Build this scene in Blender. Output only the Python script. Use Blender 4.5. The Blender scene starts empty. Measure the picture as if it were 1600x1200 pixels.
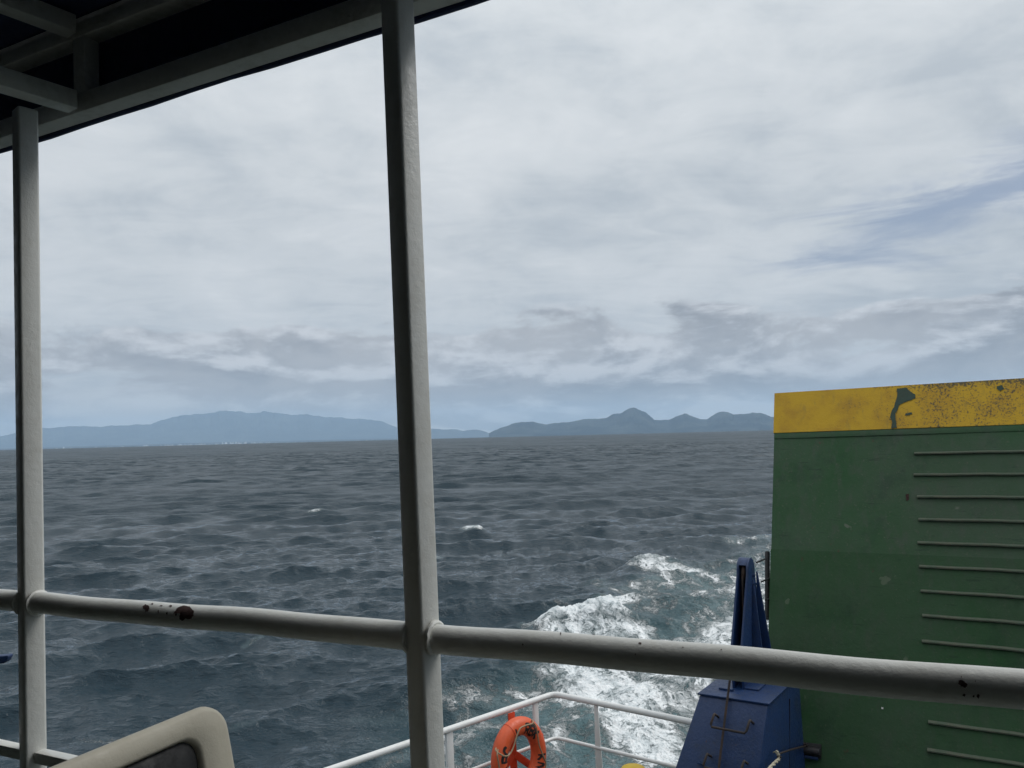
import bpy, bmesh, math, random
import numpy as np
from mathutils import Vector, Matrix

random.seed(7)
R = math.radians
scene = bpy.context.scene
C = scene.collection

# ------------------------------------------------------------------ frames
# The sea is level in world space; the ferry heels a little, so ship things are
# built in a ship frame (origin at eye point, X right, Y aft-ish, Z deck-up).
F = 1202.0                    # focal length in 1600-px units
EYE = 6.5                     # eye height above the sea, m
fw = np.array([0, 0, 1.0])
def _n(v):
    v = np.array(v, float); return v / np.linalg.norm(v)
def _frame(up):
    Z = _n(up); Y = _n(fw - Z * (fw @ Z)); X = np.cross(Y, Z); return np.array([X, Y, Z])
WF = _frame([-.0256, -1, 80.8 / F])   # true level; the visible horizon dips 1.7 px below it
SF = _frame([-.0473, -1, 66.3 / F])
M_SHIP = Matrix.Translation((0, 0, EYE)) @ Matrix((WF @ SF.T).tolist()).to_4x4()
def ray(x, y, fr=SF): return fr @ np.array([x - 800, y - 600, F])
def at_z(x, y, z): d = ray(x, y); return d * (z / d[2])
def at_y(x, y, Y): d = ray(x, y); return d * (Y / d[1])
def sea_at(x, y): d = ray(x, y, WF); return (d * (-EYE / d[2]))[:2]

# ------------------------------------------------------------------ camera
cam_d = bpy.data.cameras.new('camera'); cam = bpy.data.objects.new('camera', cam_d); C.objects.link(cam)
cam_d.sensor_width = 36; cam_d.lens = F / 1600 * 36; cam_d.clip_start = .02; cam_d.clip_end = 200000
m = Matrix(((WF[0][0], -WF[0][1], -WF[0][2]), (WF[1][0], -WF[1][1], -WF[1][2]), (WF[2][0], -WF[2][1], -WF[2][2])))
cam.matrix_world = Matrix.Translation((0, 0, EYE)) @ m.to_4x4()
scene.camera = cam
scene.render.engine = 'CYCLES'
scene.cycles.use_denoising = True
scene.cycles.max_bounces = 6
scene.cycles.volume_bounces = 1
scene.view_settings.view_transform = 'Standard'; scene.view_settings.look = 'None'
scene.view_settings.exposure = 0; scene.view_settings.gamma = 1

# ------------------------------------------------------------------ node helper
class NT:
    def __init__(s, tree): s.t = tree; s.n = tree.nodes; s.l = tree.links
    def add(s, kind, **kw):
        nd = s.n.new(kind)
        for k, v in kw.items(): setattr(nd, k, v)
        return nd
    def put(s, sock, v):
        if hasattr(v, 'is_output') or isinstance(v, bpy.types.NodeSocket): s.l.new(v, sock)
        elif v is not None: sock.default_value = v
    def math(s, op, a, b=None, c=None, clamp=False):
        nd = s.add('ShaderNodeMath', operation=op); nd.use_clamp = clamp
        s.put(nd.inputs[0], a)
        if b is not None: s.put(nd.inputs[1], b)
        if c is not None: s.put(nd.inputs[2], c)
        return nd.outputs[0]
    def vmath(s, op, a, b=None, scale=None):
        nd = s.add('ShaderNodeVectorMath', operation=op); s.put(nd.inputs[0], a)
        if b is not None: s.put(nd.inputs[1], b)
        if scale is not None: s.put(nd.inputs[3], scale)
        return nd.outputs['Value'] if op in ('LENGTH', 'DOT_PRODUCT') else nd.outputs[0]
    def noise(s, vec, scale, detail=4, rough=.55, dist=0, w=None):
        nd = s.add('ShaderNodeTexNoise')
        if w is not None: nd.noise_dimensions = '4D'; nd.inputs['W'].default_value = w
        s.put(nd.inputs['Vector'], vec); s.put(nd.inputs['Scale'], scale)
        nd.inputs['Detail'].default_value = detail; nd.inputs['Roughness'].default_value = rough
        nd.inputs['Distortion'].default_value = dist
        return nd.outputs[0]
    def smooth(s, v, a, b, lo=0., hi=1.):
        nd = s.add('ShaderNodeMapRange', interpolation_type='SMOOTHSTEP')
        s.put(nd.inputs[0], v); s.put(nd.inputs[1], a); s.put(nd.inputs[2], b)
        s.put(nd.inputs[3], lo); s.put(nd.inputs[4], hi); return nd.outputs[0]
    def mix(s, f, a, b, mode='MIX'):
        nd = s.add('ShaderNodeMix', data_type='RGBA', blend_type=mode)
        s.put(nd.inputs[0], f); s.put(nd.inputs[6], a); s.put(nd.inputs[7], b); return nd.outputs[2]
    def mapping(s, vec, rot=(0, 0, 0), sc=(1, 1, 1), loc=(0, 0, 0)):
        nd = s.add('ShaderNodeMapping'); s.put(nd.inputs[0], vec)
        nd.inputs['Location'].default_value = loc; nd.inputs['Rotation'].default_value = rot; nd.inputs['Scale'].default_value = sc
        return nd.outputs[0]
    def bump(s, h, dist=.01, strength=1, normal=None):
        nd = s.add('ShaderNodeBump'); s.put(nd.inputs['Height'], h)
        nd.inputs['Distance'].default_value = dist; s.put(nd.inputs['Strength'], strength)
        if normal is not None: s.put(nd.inputs['Normal'], normal)
        return nd.outputs[0]
def c4(r, g=None, b=None):
    if g is None: r, g, b = r
    return (r, g, b, 1)

# ------------------------------------------------------------------ sky
SUN_EL, SUN_AZ = R(48), R(70)      # azimuth clockwise (to the right) from +Y
world = bpy.data.worlds.new('World'); scene.world = world; world.use_nodes = True
T = NT(world.node_tree); T.n.clear()
tc = T.add('ShaderNodeTexCoord'); D = tc.outputs['Generated']
sep = T.add('ShaderNodeSeparateXYZ'); T.put(sep.inputs[0], D)
dx, dy, dz = sep.outputs
el = T.math('MAXIMUM', dz, 0.0)
den = T.math('ADD', el, .10)
comb = T.add('ShaderNodeCombineXYZ'); T.put(comb.inputs[0], T.math('DIVIDE', dx, den)); T.put(comb.inputs[1], T.math('DIVIDE', dy, den))
P = comb.outputs[0]
sky = T.add('ShaderNodeTexSky', sky_type='NISHITA'); sky.sun_disc = False
sky.sun_elevation = SUN_EL; sky.sun_rotation = SUN_AZ; sky.air_density = 1.2; sky.dust_density = 3
blue = T.mix(1.0, sky.outputs[0], c4(.075, .075, .075), 'MULTIPLY')
g = T.add('ShaderNodeCombineXYZ'); T.put(g.inputs[0], T.math('ARCTAN2', dx, dy)); T.put(g.inputs[1], el)
G = g.outputs[0]                                   # (azimuth, sine of elevation)
# high sheet of stratus: broad light and grey fields, mottled, with wisps drawn out along the wind
n1 = T.noise(T.mapping(P, rot=(0, 0, R(-30)), sc=(.8, 1.15, 1), loc=(3.1, 1.7, 0)), .85, 5, .52, .4)
n2 = T.noise(T.mapping(P, rot=(0, 0, R(-34)), sc=(1.0, 1.7, 1), loc=(7, 2, 0)), 2.6, 8, .60, .9)
n3 = T.noise(T.mapping(D, rot=(0, 0, 0), sc=(1, 1, 1.8), loc=(1, 2, 0)), 6.5, 9, .60, .35)
nn = T.math('ADD', T.math('ADD', T.math('MULTIPLY', n1, .34), T.math('MULTIPLY', n2, .24)), T.math('MULTIPLY', n3, .42))
ramp = T.add('ShaderNodeValToRGB'); T.put(ramp.inputs[0], nn); cr = ramp.color_ramp
for e, (p, c) in zip([cr.elements[0], cr.elements[1], cr.elements.new(.5)], ((.385, (.48, .525, .57)), (.615, (.74, .75, .755)), (.49, (.605, .64, .67)))):
    e.position = p; e.color = c4(c)
sheet = ramp.outputs[0]
# brighter overhead, as a thick overcast is
sheet = T.mix(1.0, sheet, T.mix(T.smooth(el, .2, 1.0), c4(1, 1, 1), c4(1.4, 1.4, 1.38)), 'MULTIPLY')
# bluish tear in the sheet, low on the right
tv = T.mapping(G, rot=(0, 0, R(-11)))
tv = T.vmath('MULTIPLY', T.vmath('SUBTRACT', tv, Vector((0.62, 0.138, 0))), Vector((2.8, 13, 0)))
tear = T.smooth(T.vmath('LENGTH', tv), 1.3, .0)
tn = T.noise(T.mapping(G, rot=(0, 0, R(-13)), sc=(2.2, 11, 1)), 2.4, 9, .58, .6)
tear = T.math('MULTIPLY', T.smooth(T.math('ADD', tear, T.math('MULTIPLY', T.math('SUBTRACT', tn, .5), 2.8)), .35, 1.25), T.smooth(T.vmath('LENGTH', tv), 1.35, .7, 0, .9))
sheet = T.mix(tear, sheet, T.mix(.30, c4(.25, .32, .47), blue))
sheet = T.mix(T.smooth(el, .085, .0, 0, .8), sheet, c4(.86, .82, .765))
# low banks of cumulus along the horizon, lit from above
def bank(dzoff, sc, fr_): return T.noise(T.mapping(D, sc=(1, 1, sc), loc=(2.9, 4.9, dzoff)), fr_, 9, .58, .25)
q1 = bank(.2, 2.7, 6.5); q2 = bank(.2 + .045, 2.7, 6.5); qb = T.noise(T.mapping(D, sc=(1, 1, 4.2), loc=(5, 2.2, .1)), 2.3, 4, .5)
band = T.math('MULTIPLY', T.smooth(el, -.015, .022), T.smooth(el, .185, .10))
cover = T.math('ADD', T.math('ADD', T.math('MULTIPLY', q1, .60), T.math('MULTIPLY', qb, .40)), T.math('MULTIPLY', T.math('SUBTRACT', band, 1), .22))
lowmask = T.math('MULTIPLY', T.smooth(cover, .40, .462), T.smooth(band, .02, .25))
lit = T.smooth(T.math('SUBTRACT', q1, q2), -.05, .13)
body = T.mix(T.smooth(q1, .40, .68), c4(.46, .465, .48), c4(.27, .285, .315))
lowcol = T.mix(lit, body, c4(.69, .705, .73))
col = T.mix(T.math('MULTIPLY', lowmask, .92), sheet, lowcol)
bg = T.add('ShaderNodeBackground'); T.put(bg.inputs[0], col); bg.inputs[1].default_value = 1.04
wo = T.add('ShaderNodeOutputWorld'); T.l.new(bg.outputs[0], wo.inputs[0])

sun_d = bpy.data.lights.new('sun', 'SUN'); sun = bpy.data.objects.new('sun', sun_d); C.objects.link(sun)
sun_d.energy = 1.5; sun_d.angle = R(25); sun_d.color = (1, .985, .96)
sv = Vector((math.cos(SUN_EL) * math.sin(SUN_AZ), math.cos(SUN_EL) * math.cos(SUN_AZ), math.sin(SUN_EL)))
sun.rotation_euler = (-sv).to_track_quat('-Z', 'Y').to_euler(); sun.location = (30, 20, 60)

# ------------------------------------------------------------------ materials
def mat(name):
    mt = bpy.data.materials.new(name); mt.use_nodes = True
    t = NT(mt.node_tree); b = t.n['Principled BSDF']; return mt, t, b
def obj_co(t): return t.add('ShaderNodeTexCoord').outputs['Object']
def paint(name, base, dirt, rough=.4, bump=.0012, grime=.35, scale=1.0, rust=0.0, dents=0.0):
    mt, t, b = mat(name); P = obj_co(t)
    n = t.noise(P, 7 * scale, 6, .6); f = t.noise(P, 42 * scale, 5, .65)
    col = t.mix(t.smooth(t.math('ADD', t.math('MULTIPLY', n, .6), t.math('MULTIPLY', f, .4)), .45, .72, 0, grime), c4(base), c4(dirt))
    if rust:
        rn = t.noise(P, 30 * scale, 8, .7, w=3.3)
        col = t.mix(t.smooth(rn, .70 - rust, .76 - rust), col, c4(.06, .025, .014))
    t.put(b.inputs['Base Color'], col)
    t.put(b.inputs['Roughness'], t.smooth(f, .3, .7, rough - .08, rough + .15))
    h = t.math('ADD', t.math('MULTIPLY', t.noise(P, 55, 4, .6), .6), t.math('MULTIPLY', t.noise(P, 260, 3, .6), .25))
    if dents: h = t.math('ADD', h, t.math('MULTIPLY', t.noise(P, 2.2, 3, .5), dents))
    t.put(b.inputs['Normal'], t.bump(h, bump * 4, .8))
    return mt
M_WHITE = paint('white_gloss_paint', (.70, .70, .66), (.46, .44, .38), .38, .0006, .4)
M_WHITE2 = paint('white_rail_paint', (.80, .80, .78), (.62, .60, .55), .35, .0006, .35, rust=.0)
M_BEAM = paint('shaded_white_paint', (.66, .66, .62), (.34, .33, .28), .45, .0008, .5, rust=.02)  # same white as the posts, colour darkened for the shade under the roof
M_NAVY = paint('navy_underside', (.022, .034, .10), (.03, .038, .075), .5, .0006, .4)
M_BLUE = paint('blue_steel_paint', (.011, .036, .115), (.022, .036, .070), .42, .0014, .8, rust=.075, dents=2.5)
M_RUSTY = paint('rusty_bar', (.035, .028, .026), (.09, .045, .028), .75, .0015, .9)
M_RUST = paint('rust_chip', (.05, .018, .014), (.018, .010, .010), .8, .002, .9, 3)
M_BLACK = paint('black_rubber', (.012, .012, .013), (.03, .03, .03), .6, .0008, .4)
M_VINYL = paint('black_vinyl', (.006, .0065, .008), (.012, .012, .013), .62, .0004, .3)
M_ORANGE = paint('orange_plastic', (.72, .105, .028), (.50, .09, .035), .42, .0006, .45)
M_ORANGE2 = paint('orange_red_paint', (.62, .065, .018), (.40, .06, .02), .5, .0008, .4, rust=.03)
M_INK = paint('black_ink', (.012, .010, .010), (.06, .02, .015), .6, .0004, .6, 4)
M_ROPE = paint('cream_rope', (.55, .50, .38), (.32, .27, .18), .9, .0015, .8, 6)
M_CORD = paint('tan_cord', (.36, .27, .17), (.22, .16, .10), .9, .0012, .8, 6)
M_SHELL = paint('beige_plastic', (.56, .52, .42), (.46, .42, .33), .5, .0005, .3)
M_DECK = paint('deck_paint', (.045, .06, .05), (.03, .03, .028), .7, .001, .7)
M_HULL = paint('hull_paint', (.55, .56, .55), (.35, .30, .24), .5, .001, .6)
M_WALL = paint('light_block_paint', (.055, .05, .04), (.04, .035, .03), .5, .0008, .5)  # dark finish of the added light-blocking walls
M_YCAP = paint('yellow_cap_paint', (.66, .44, .02), (.45, .30, .03), .45, .0008, .4)
M_CLEAT = paint('worn_lit_cleat', (.085, .115, .078), (.17, .14, .10), .7, .002, .8, 2)  # worn and dirty, colour also lightened for highlights on upward faces
M_DARK = paint('dark_oily_steel', (.012, .012, .016), (.05, .028, .02), .5, .002, .7, 2)
M_GREENCHIP = paint('bare_green', (.030, .062, .042), (.05, .06, .04), .6, .001, .7, 2)
# ramp green: vertical scuffs, faded patches, rust streaks
def ramp_green(name, k):
    mt, t, b = mat(name); P = obj_co(t)
    n = t.noise(P, 1.6, 6, .6); st = t.noise(t.mapping(P, sc=(9, 9, .9)), 1.5, 6, .6); fi = t.noise(P, 38, 6, .7)
    col = t.mix(t.smooth(n, .35, .68), c4(.026, .086, .030), c4(.046, .094, .048))
    col = t.mix(t.smooth(t.noise(P, .75, 3, .5, w=5.1), .42, .60, 0, .45), col, c4(.066, .094, .062))          # faded, chalky field
    col = t.mix(t.smooth(st, .46, .72, 0, .45), col, c4(.075, .085, .068))                                     # rain streaks
    col = t.mix(t.smooth(t.noise(P, 3.2, 7, .68, w=8.2), .52, .68, 0, .5), col, c4(.020, .050, .028))          # old touch-up
    col = t.mix(t.smooth(fi, .54, .74, 0, .55), col, c4(.125, .13, .10))
    col = t.mix(t.smooth(t.noise(P, 9, 8, .72, w=1.7), .63, .70, 0, .75), col, c4(.085, .055, .035))            # rust bloom
    col = t.mix(t.smooth(t.noise(P, 5.5, 3, .5, w=2.9), .69, .715, 0, .6), col, c4(.16, .17, .13))             # scuffs
    col = t.mix(t.smooth(t.noise(t.mapping(P, rot=(.3, .9, .35), sc=(2, 2, 18)), 2.4, 4, .6), .64, .68, 0, .45), col, c4(.02, .04, .026))
    col = t.mix(1.0, col, c4(k), 'MULTIPLY')
    t.put(b.inputs['Base Color'], col); t.put(b.inputs['Roughness'], t.smooth(fi, .3, .7, .55, .8)); b.inputs['Specular IOR Level'].default_value = .3
    t.put(b.inputs['Normal'], t.bump(t.math('ADD', t.math('MULTIPLY', n, 1.6), t.math('MULTIPLY', fi, .12)), .012, .8))
    return mt
M_GREEN = ramp_green('ramp_green', (1.08, 1.05, 1.08)); M_GREEN2 = ramp_green('ramp_green_repaint', (.74, .88, .76))
# ramp yellow: speckled with grime, heavily towards one end
ZBAND = 3.64                  # height of the band's top edge over the ramp's foot
M_YEL, t, b = mat('ramp_yellow'); P = obj_co(t)
sx = t.add('ShaderNodeSeparateXYZ'); t.put(sx.inputs[0], P)
fi = t.noise(P, 60, 8, .75); n = t.noise(P, 5, 6, .62); st = t.noise(t.mapping(P, sc=(14, 14, 1.2)), 1.4, 5, .6)
end = t.smooth(sx.outputs[0], -.65, .45, -.05, .055)
col = t.mix(t.smooth(n, .4, .7), c4(.62, .365, .008), c4(.50, .275, .010))
col = t.mix(t.smooth(st, .52, .75, 0, .45), col, c4(.30, .20, .04))
topd = t.math('MULTIPLY', t.smooth(sx.outputs[2], ZBAND - .10, ZBAND), t.smooth(sx.outputs[0], -.45, .35, 0, .13))
col = t.mix(t.smooth(t.math('ADD', t.math('ADD', t.math('ADD', fi, topd), end), t.math('MULTIPLY', t.math('SUBTRACT', n, .5), .3)), .575, .66, 0, .9), col, c4(.055, .055, .038))
t.put(b.inputs['Base Color'], col); b.inputs['Roughness'].default_value = .6
t.put(b.inputs['Normal'], t.bump(t.math('ADD', fi, t.math('MULTIPLY', n, 1.2)), .005, .7))
# mountains
M_HILL, t, b = mat('forest_slopes'); P = obj_co(t)
t.put(b.inputs['Base Color'], t.mix(t.smooth(t.noise(P, .0011, 8, .68), .40, .64), c4(.008, .015, .021), c4(.060, .070, .066))); b.inputs['Roughness'].default_value = 1
b.inputs['Specular IOR Level'].default_value = 0
M_TOWN, t, b = mat('pale_walls'); b.inputs['Base Color'].default_value = c4(.75, .74, .72); b.inputs['Roughness'].default_value = .8

# ------------------------------------------------------------------ mesh helpers
def V(*a): return np.array(a, float)
class MB:
    def __init__(s): s.v = []; s.f = []
    def add(s, vs, fs):
        o = len(s.v); s.v += [tuple(float(c) for c in p) for p in vs]; s.f += [tuple(i + o for i in q) for q in fs]; return s
    def box(s, c, ax, h):          # centre, three axes, half sizes
        c = np.array(c, float); vs = []
        for i in (-1, 1):
            for j in (-1, 1):
                for k in (-1, 1): vs.append(c + ax[0] * h[0] * i + ax[1] * h[1] * j + ax[2] * h[2] * k)
        return s.add(vs, [(0, 1, 3, 2), (4, 6, 7, 5), (0, 4, 5, 1), (2, 3, 7, 6), (0, 2, 6, 4), (1, 5, 7, 3)])
    def bar(s, a, b_, w, h, up=(0, 0, 1)):   # bar from a to b, width w, height h
        a = np.array(a, float); b_ = np.array(b_, float); d = b_ - a; L = np.linalg.norm(d); d /= L
        side = np.cross(d, np.array(up, float)); side /= np.linalg.norm(side); u = np.cross(side, d)
        return s.box((a + b_) / 2, (d, side, u), (L / 2, w / 2, h / 2))
    def tube(s, path, r, seg=12, cap=True, closed=False):
        path = [np.array(p, float) for p in path]; n = len(path); rs = r if hasattr(r, '__len__') else [r] * n
        vs = []; prev = None
        for i, p in enumerate(path):
            a = path[(i - 1) % n] if (i > 0 or closed) else p; c = path[(i + 1) % n] if (i < n - 1 or closed) else p
            d = c - a; d = d / np.linalg.norm(d)
            if prev is None:
                ref = V(0, 0, 1) if abs(d[2]) < .9 else V(1, 0, 0); u = np.cross(d, ref)
            else: u = prev - d * (prev @ d)
            u /= np.linalg.norm(u); prev = u; w = np.cross(d, u)
            for k in range(seg):
                an = 2 * math.pi * k / seg; vs.append(p + rs[i] * (u * math.cos(an) + w * math.sin(an)))
        fs = []
        for i in range(n if closed else n - 1):
            j = (i + 1) % n
            for k in range(seg): fs.append((i * seg + k, i * seg + (k + 1) % seg, j * seg + (k + 1) % seg, j * seg + k))
        if cap and not closed: fs += [tuple(range(seg))[::-1], tuple(range((n - 1) * seg, n * seg))]
        return s.add(vs, fs)
    def prism(s, poly, off):       # polygon of 3-D points swept by off
        n = len(poly); off = np.array(off, float); vs = [np.array(p, float) for p in poly] + [np.array(p, float) + off for p in poly]
        return s.add(vs, [tuple(range(n))[::-1], tuple(range(n, 2 * n))] + [(i, (i + 1) % n, n + (i + 1) % n, n + i) for i in range(n)])
    def build(s, name, material, parent=None, bevel=0, seg=2, smooth=True, ang=35):
        org = np.array(parent['_o']) if parent is not None and '_o' in parent else V(0, 0, 0)
        me = bpy.data.meshes.new(name); me.from_pydata([tuple(np.array(p) - org) for p in s.v], [], s.f)
        bm = bmesh.new(); bm.from_mesh(me); bmesh.ops.recalc_face_normals(bm, faces=bm.faces)
        if bevel:
            eds = [e for e in bm.edges if len(e.link_faces) == 2 and e.calc_face_angle(0) > R(30)]
            bmesh.ops.bevel(bm, geom=eds, offset=bevel, segments=seg, profile=.5, affect='EDGES', clamp_overlap=True)
        bm.to_mesh(me); bm.free()
        if smooth:
            me.polygons.foreach_set('use_smooth', [True] * len(me.polygons)); me.set_sharp_from_angle(angle=R(ang))
        me.materials.append(material)
        o = bpy.data.objects.new(name, me); C.objects.link(o)
        if parent is not None:
            o.parent = parent
            if '_o' in parent: o['_o'] = list(parent['_o'])
        return o
def tag(o, label=None, cat=None, group=None, kind=None):
    if label: o['label'] = label
    if cat: o['category'] = cat
    if group: o['group'] = group
    if kind: o['kind'] = kind
    return o
def thing(name, label, cat, loc, group=None):     # Empty at the thing's base, standing in the ship frame
    o = bpy.data.objects.new(name, None); C.objects.link(o); o.empty_display_size = .1
    o['_o'] = [float(c) for c in loc]; o.matrix_world = M_SHIP @ Matrix.Translation(Vector([float(c) for c in loc]))
    return tag(o, label, cat, group)
def ship_struct(name, mb, material, bevel=0):
    o = mb.build(name, material, None, bevel); o.matrix_world = M_SHIP; return tag(o, kind='structure')
def arc(c, a, b, r0, a0, a1, n):   # points on an arc in the plane (a, b)
    return [c + r0 * (a * math.cos(t) + b * math.sin(t)) for t in np.linspace(a0, a1, n)]

Z = V(0, 0, 1)
DECK = -1.43                  # upper deck under the eye
LOW = -3.42                   # stern deck
TH = R(25.4)
r1 = V(math.cos(TH), -math.sin(TH), 0); out1 = V(math.sin(TH), math.cos(TH), 0)   # along / outward of near rail
TR = R(31)
r2 = V(math.cos(TR), -math.sin(TR), 0); aft = V(math.sin(TR), math.cos(TR), 0)    # athwart / aft

# ------------------------------------------------------------------ decks and hull (setting), plus added walls that block light
ds = MB(); p0 = V(0, 1.5, DECK) + out1 * .10
ds.prism([p0 - r1 * 6 - Z * .09, p0 + r1 * 5 - Z * .09, p0 + r1 * 5 - out1 * 7 - Z * .09, p0 - r1 * 6 - out1 * 7 - Z * .09], Z * .085)
ship_struct('upper_deck', ds, M_DECK)
q0 = p0 - out1 * .55
wl = MB()
wl.prism([p0 - r1 * 5 - out1 * 3.0, p0 + r1 * 4.2 - out1 * 3.0, p0 + r1 * 4.2 - out1 * 3.1, p0 - r1 * 5 - out1 * 3.1], Z * 2.66)
ship_struct('light_block_wall', wl, M_WALL)  # unseen wall added behind the eye to block back light
for sg, k_ in ((-3.1, .03), (4.15, .55)):
    q0 = p0 - out1 * k_; bk = MB(); bk.prism([q0 + r1 * sg, q0 + r1 * (sg + .05), q0 + r1 * (sg + .05) - out1 * (2.99 - k_), q0 + r1 * sg - out1 * (2.99 - k_)], Z * 2.33); ship_struct('light_block_side', bk, M_WALL)  # unseen side walls added to keep light off the posts' inboard faces
A_ = V(.245, 7.10, 0); d_l = _n(V(-1.399, 5.786, 0) - A_); d_r = _n(V(1.307, 6.309, 0) - A_)
S0 = A_ + d_l * 5.2; S1 = A_ + d_r * 1.9
LEAN = R(22.5); RA = at_y(1205, 860, 6.7)                       # ramp lean and a point on its edge
HG = RA - aft * (RA[2] - LOW) * math.tan(LEAN) * 1.0 - aft * .02; HG[2] = 0     # its hinge line on the deck edge
foot = [A_ + V(.02, .12, 0), A_ + d_l * 5.3 + V(-.08, .1, 0), A_ + d_l * 5.3 - aft * 5, HG + r2 * 4.3 - aft * 6, HG + r2 * 4.3, HG - r2 * .05, HG - r2 * .05 + aft * .55]
lo = MB(); lo.prism([p + Z * (LOW - .1) for p in foot], Z * .1); ship_struct('stern_deck', lo, M_DECK)
def shrink(ps, k):
    c = sum(ps) / len(ps); return [c + (p - c) * k for p in ps]
hu = MB(); hu.prism([p + Z * (LOW - .104) for p in shrink(foot, .985)], Z * -3.6); ship_struct('hull', hu, M_HULL)

# ------------------------------------------------------------------ near railing
RZ = -.420; PR = .0285
def on_rail(s, z=0): return V(0, 1.5, 0) + r1 * s + Z * z
sL = (V(-1.348, 2.14, 0) - V(0, 1.5, 0)) @ r1; sM = (V(-.207, 1.598, 0) - V(0, 1.5, 0)) @ r1; STEP = sM - sL
posts = [sL, sM, sM + STEP]
rail = thing('deck_railing', 'white painted steel deck railing with square posts in the foreground', 'railing', on_rail(sM, DECK))
top_of = .965
pb1 = V(math.sin(R(40)), math.cos(R(40)), 0); pb2 = V(pb1[1], -pb1[0], 0)      # posts are turned a little from the rail
for i, s in enumerate(posts):
    pz = MB(); pz.box(on_rail(s, (DECK + top_of) / 2), (pb2, pb1, Z), (.0265, .0265, (top_of - DECK) / 2 - .001))
    po = pz.build('post', M_WHITE, rail, .007, 3)
    for sg in (-1, 1):
        c0 = on_rail(s, RZ) + r1 * sg * .0285
        ring = [c0 + (PR + .0015 + .0012 * random.random()) * (out1 * math.cos(a) + Z * math.sin(a)) + r1 * sg * random.uniform(0, .003) for a in np.linspace(0, 2 * math.pi, 29)[:-1]]
        MB().tube(ring, .0052, 6, closed=True).build('weld_bead', M_WHITE, po)
    for sg in (1,):
        pts = [on_rail(s, -1.40) + out1 * 0]
ends = [posts[0] - STEP * 1.25] + posts + [posts[-1] + STEP]
def railpath(a, b_, n):
    return [on_rail(s, RZ + .0016 * math.sin(7 * s) + .001 * math.sin(17 * s + 1)) for s in np.linspace(a, b_, n)]
for i in range(len(ends) - 1):
    a = ends[i] + (.0257 if i else 0); b_ = ends[i + 1] - (.0257 if i < len(ends) - 2 else 0)
    MB().tube(railpath(a, b_, 24), PR, 32).build('top_rail', M_WHITE, rail)
    MB().bar(on_rail(a, -.828), on_rail(b_, -.828), .03, .03).build('lower_rail', M_WHITE, rail, .003)
    MB().bar(on_rail(a, -1.18), on_rail(b_, -1.18), .03, .03).build('lower_rail', M_WHITE, rail, .003)
# paint chips: ragged curved flakes of bare rusty steel lying on the pipe
def rail_hit(x, y):
    d = _n(ray(x, y)); o = -on_rail(0, RZ)      # camera at 0
    dp = d - r1 * (d @ r1); op = o - r1 * (o @ r1)
    A = dp @ dp; B = 2 * dp @ op; Cc = op @ op - PR * PR; q = B * B - 4 * A * Cc
    tt = (-B - math.sqrt(max(q, 0))) / (2 * A); p = d * tt - on_rail(0, RZ)
    return p @ r1, math.atan2(p @ Z, p @ out1)
def chip(poly, name='paint_chip'):
    uv = [rail_hit(*p) for p in poly]
    uv = [(u, v + 2 * math.pi if v < -1.6 else v) for u, v in uv]
    cu = sum(u for u, _ in uv) / len(uv); cv = sum(v for _, v in uv) / len(uv)
    def wob(u): return on_rail(u, RZ + .0016 * math.sin(7 * u) + .001 * math.sin(17 * u + 1))
    ext = max(u for u, _ in uv) - min(u for u, _ in uv); rag = min(.0022, ext * .05)
    fine = []
    for i in range(len(uv)):
        a, c = uv[i], uv[(i + 1) % len(uv)]
        for k in range(4):
            w = k / 4; fine.append((a[0] * (1 - w) + c[0] * w + random.uniform(-1, 1) * rag, a[1] * (1 - w) + c[1] * w + random.uniform(-1, 1) * rag * 34))
    vs = []; fs = []; n = len(fine)
    for k in (1, .66, .33):
        for u, v in fine:
            u2 = cu + (u - cu) * k; v2 = cv + (v - cv) * k
            vs.append(wob(u2) + (PR + .0007) * (out1 * math.cos(v2) + Z * math.sin(v2)))
    vs.append(wob(cu) + (PR + .0007) * (out1 * math.cos(cv) + Z * math.sin(cv)))
    for q in range(2):
        for i in range(n): fs.append((q * n + i, q * n + (i + 1) % n, (q + 1) * n + (i + 1) % n, (q + 1) * n + i))
    for i in range(n): fs.append((2 * n + i, 2 * n + (i + 1) % n, 3 * n))
    mb = MB(); mb.add(vs, fs); return mb.build(name, M_RUST, rail)
chip([(223, 947), (227, 944.5), (233, 945), (234, 950), (232, 955), (227, 957), (228, 952), (224, 950)])
chip([(272, 958), (276, 951), (282, 946.5), (290, 946), (296, 948), (301, 952), (303.5, 959), (300, 965), (291, 967), (284, 969), (280, 966), (282, 960), (280, 955)])
for x, y, w, h in [(238, 943.5, 2, 1.6), (252, 946, 2.2, 1), (266.5, 946.5, 2.6, 1.8), (247.5, 955, 1.2, 3), (261, 957.5, 1.6, 2.6), (275, 960, 1.5, 2.2)]:
    chip([(x - w, y), (x, y - h), (x + w, y - h * .4), (x + w * .4, y + h)])
chip([(1497, 1063), (1502, 1061.5), (1508, 1065), (1512, 1069), (1509, 1074), (1502, 1071), (1497.5, 1068)])
for x, y, w, h in [(1506, 1085, 2.6, 2.4), (1521, 1087, 1.8, 2), (1528, 1087, 2.6, 4), (1502, 1057, 1, 1), (1524, 1064, 1, 1), (1000, 1006, 3, 1.6), (1067, 1013, 1.4, 1), (1127, 1017, 1.4, 1), (817, 1008, 1.6, 1.4), (876, 992, 1, 2.5), (993, 1023, 1.2, 1), (928, 993, 1.2, .8)]:
    chip([(x - w, y), (x, y - h), (x + w, y - h * .4), (x + w * .4, y + h)])

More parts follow.
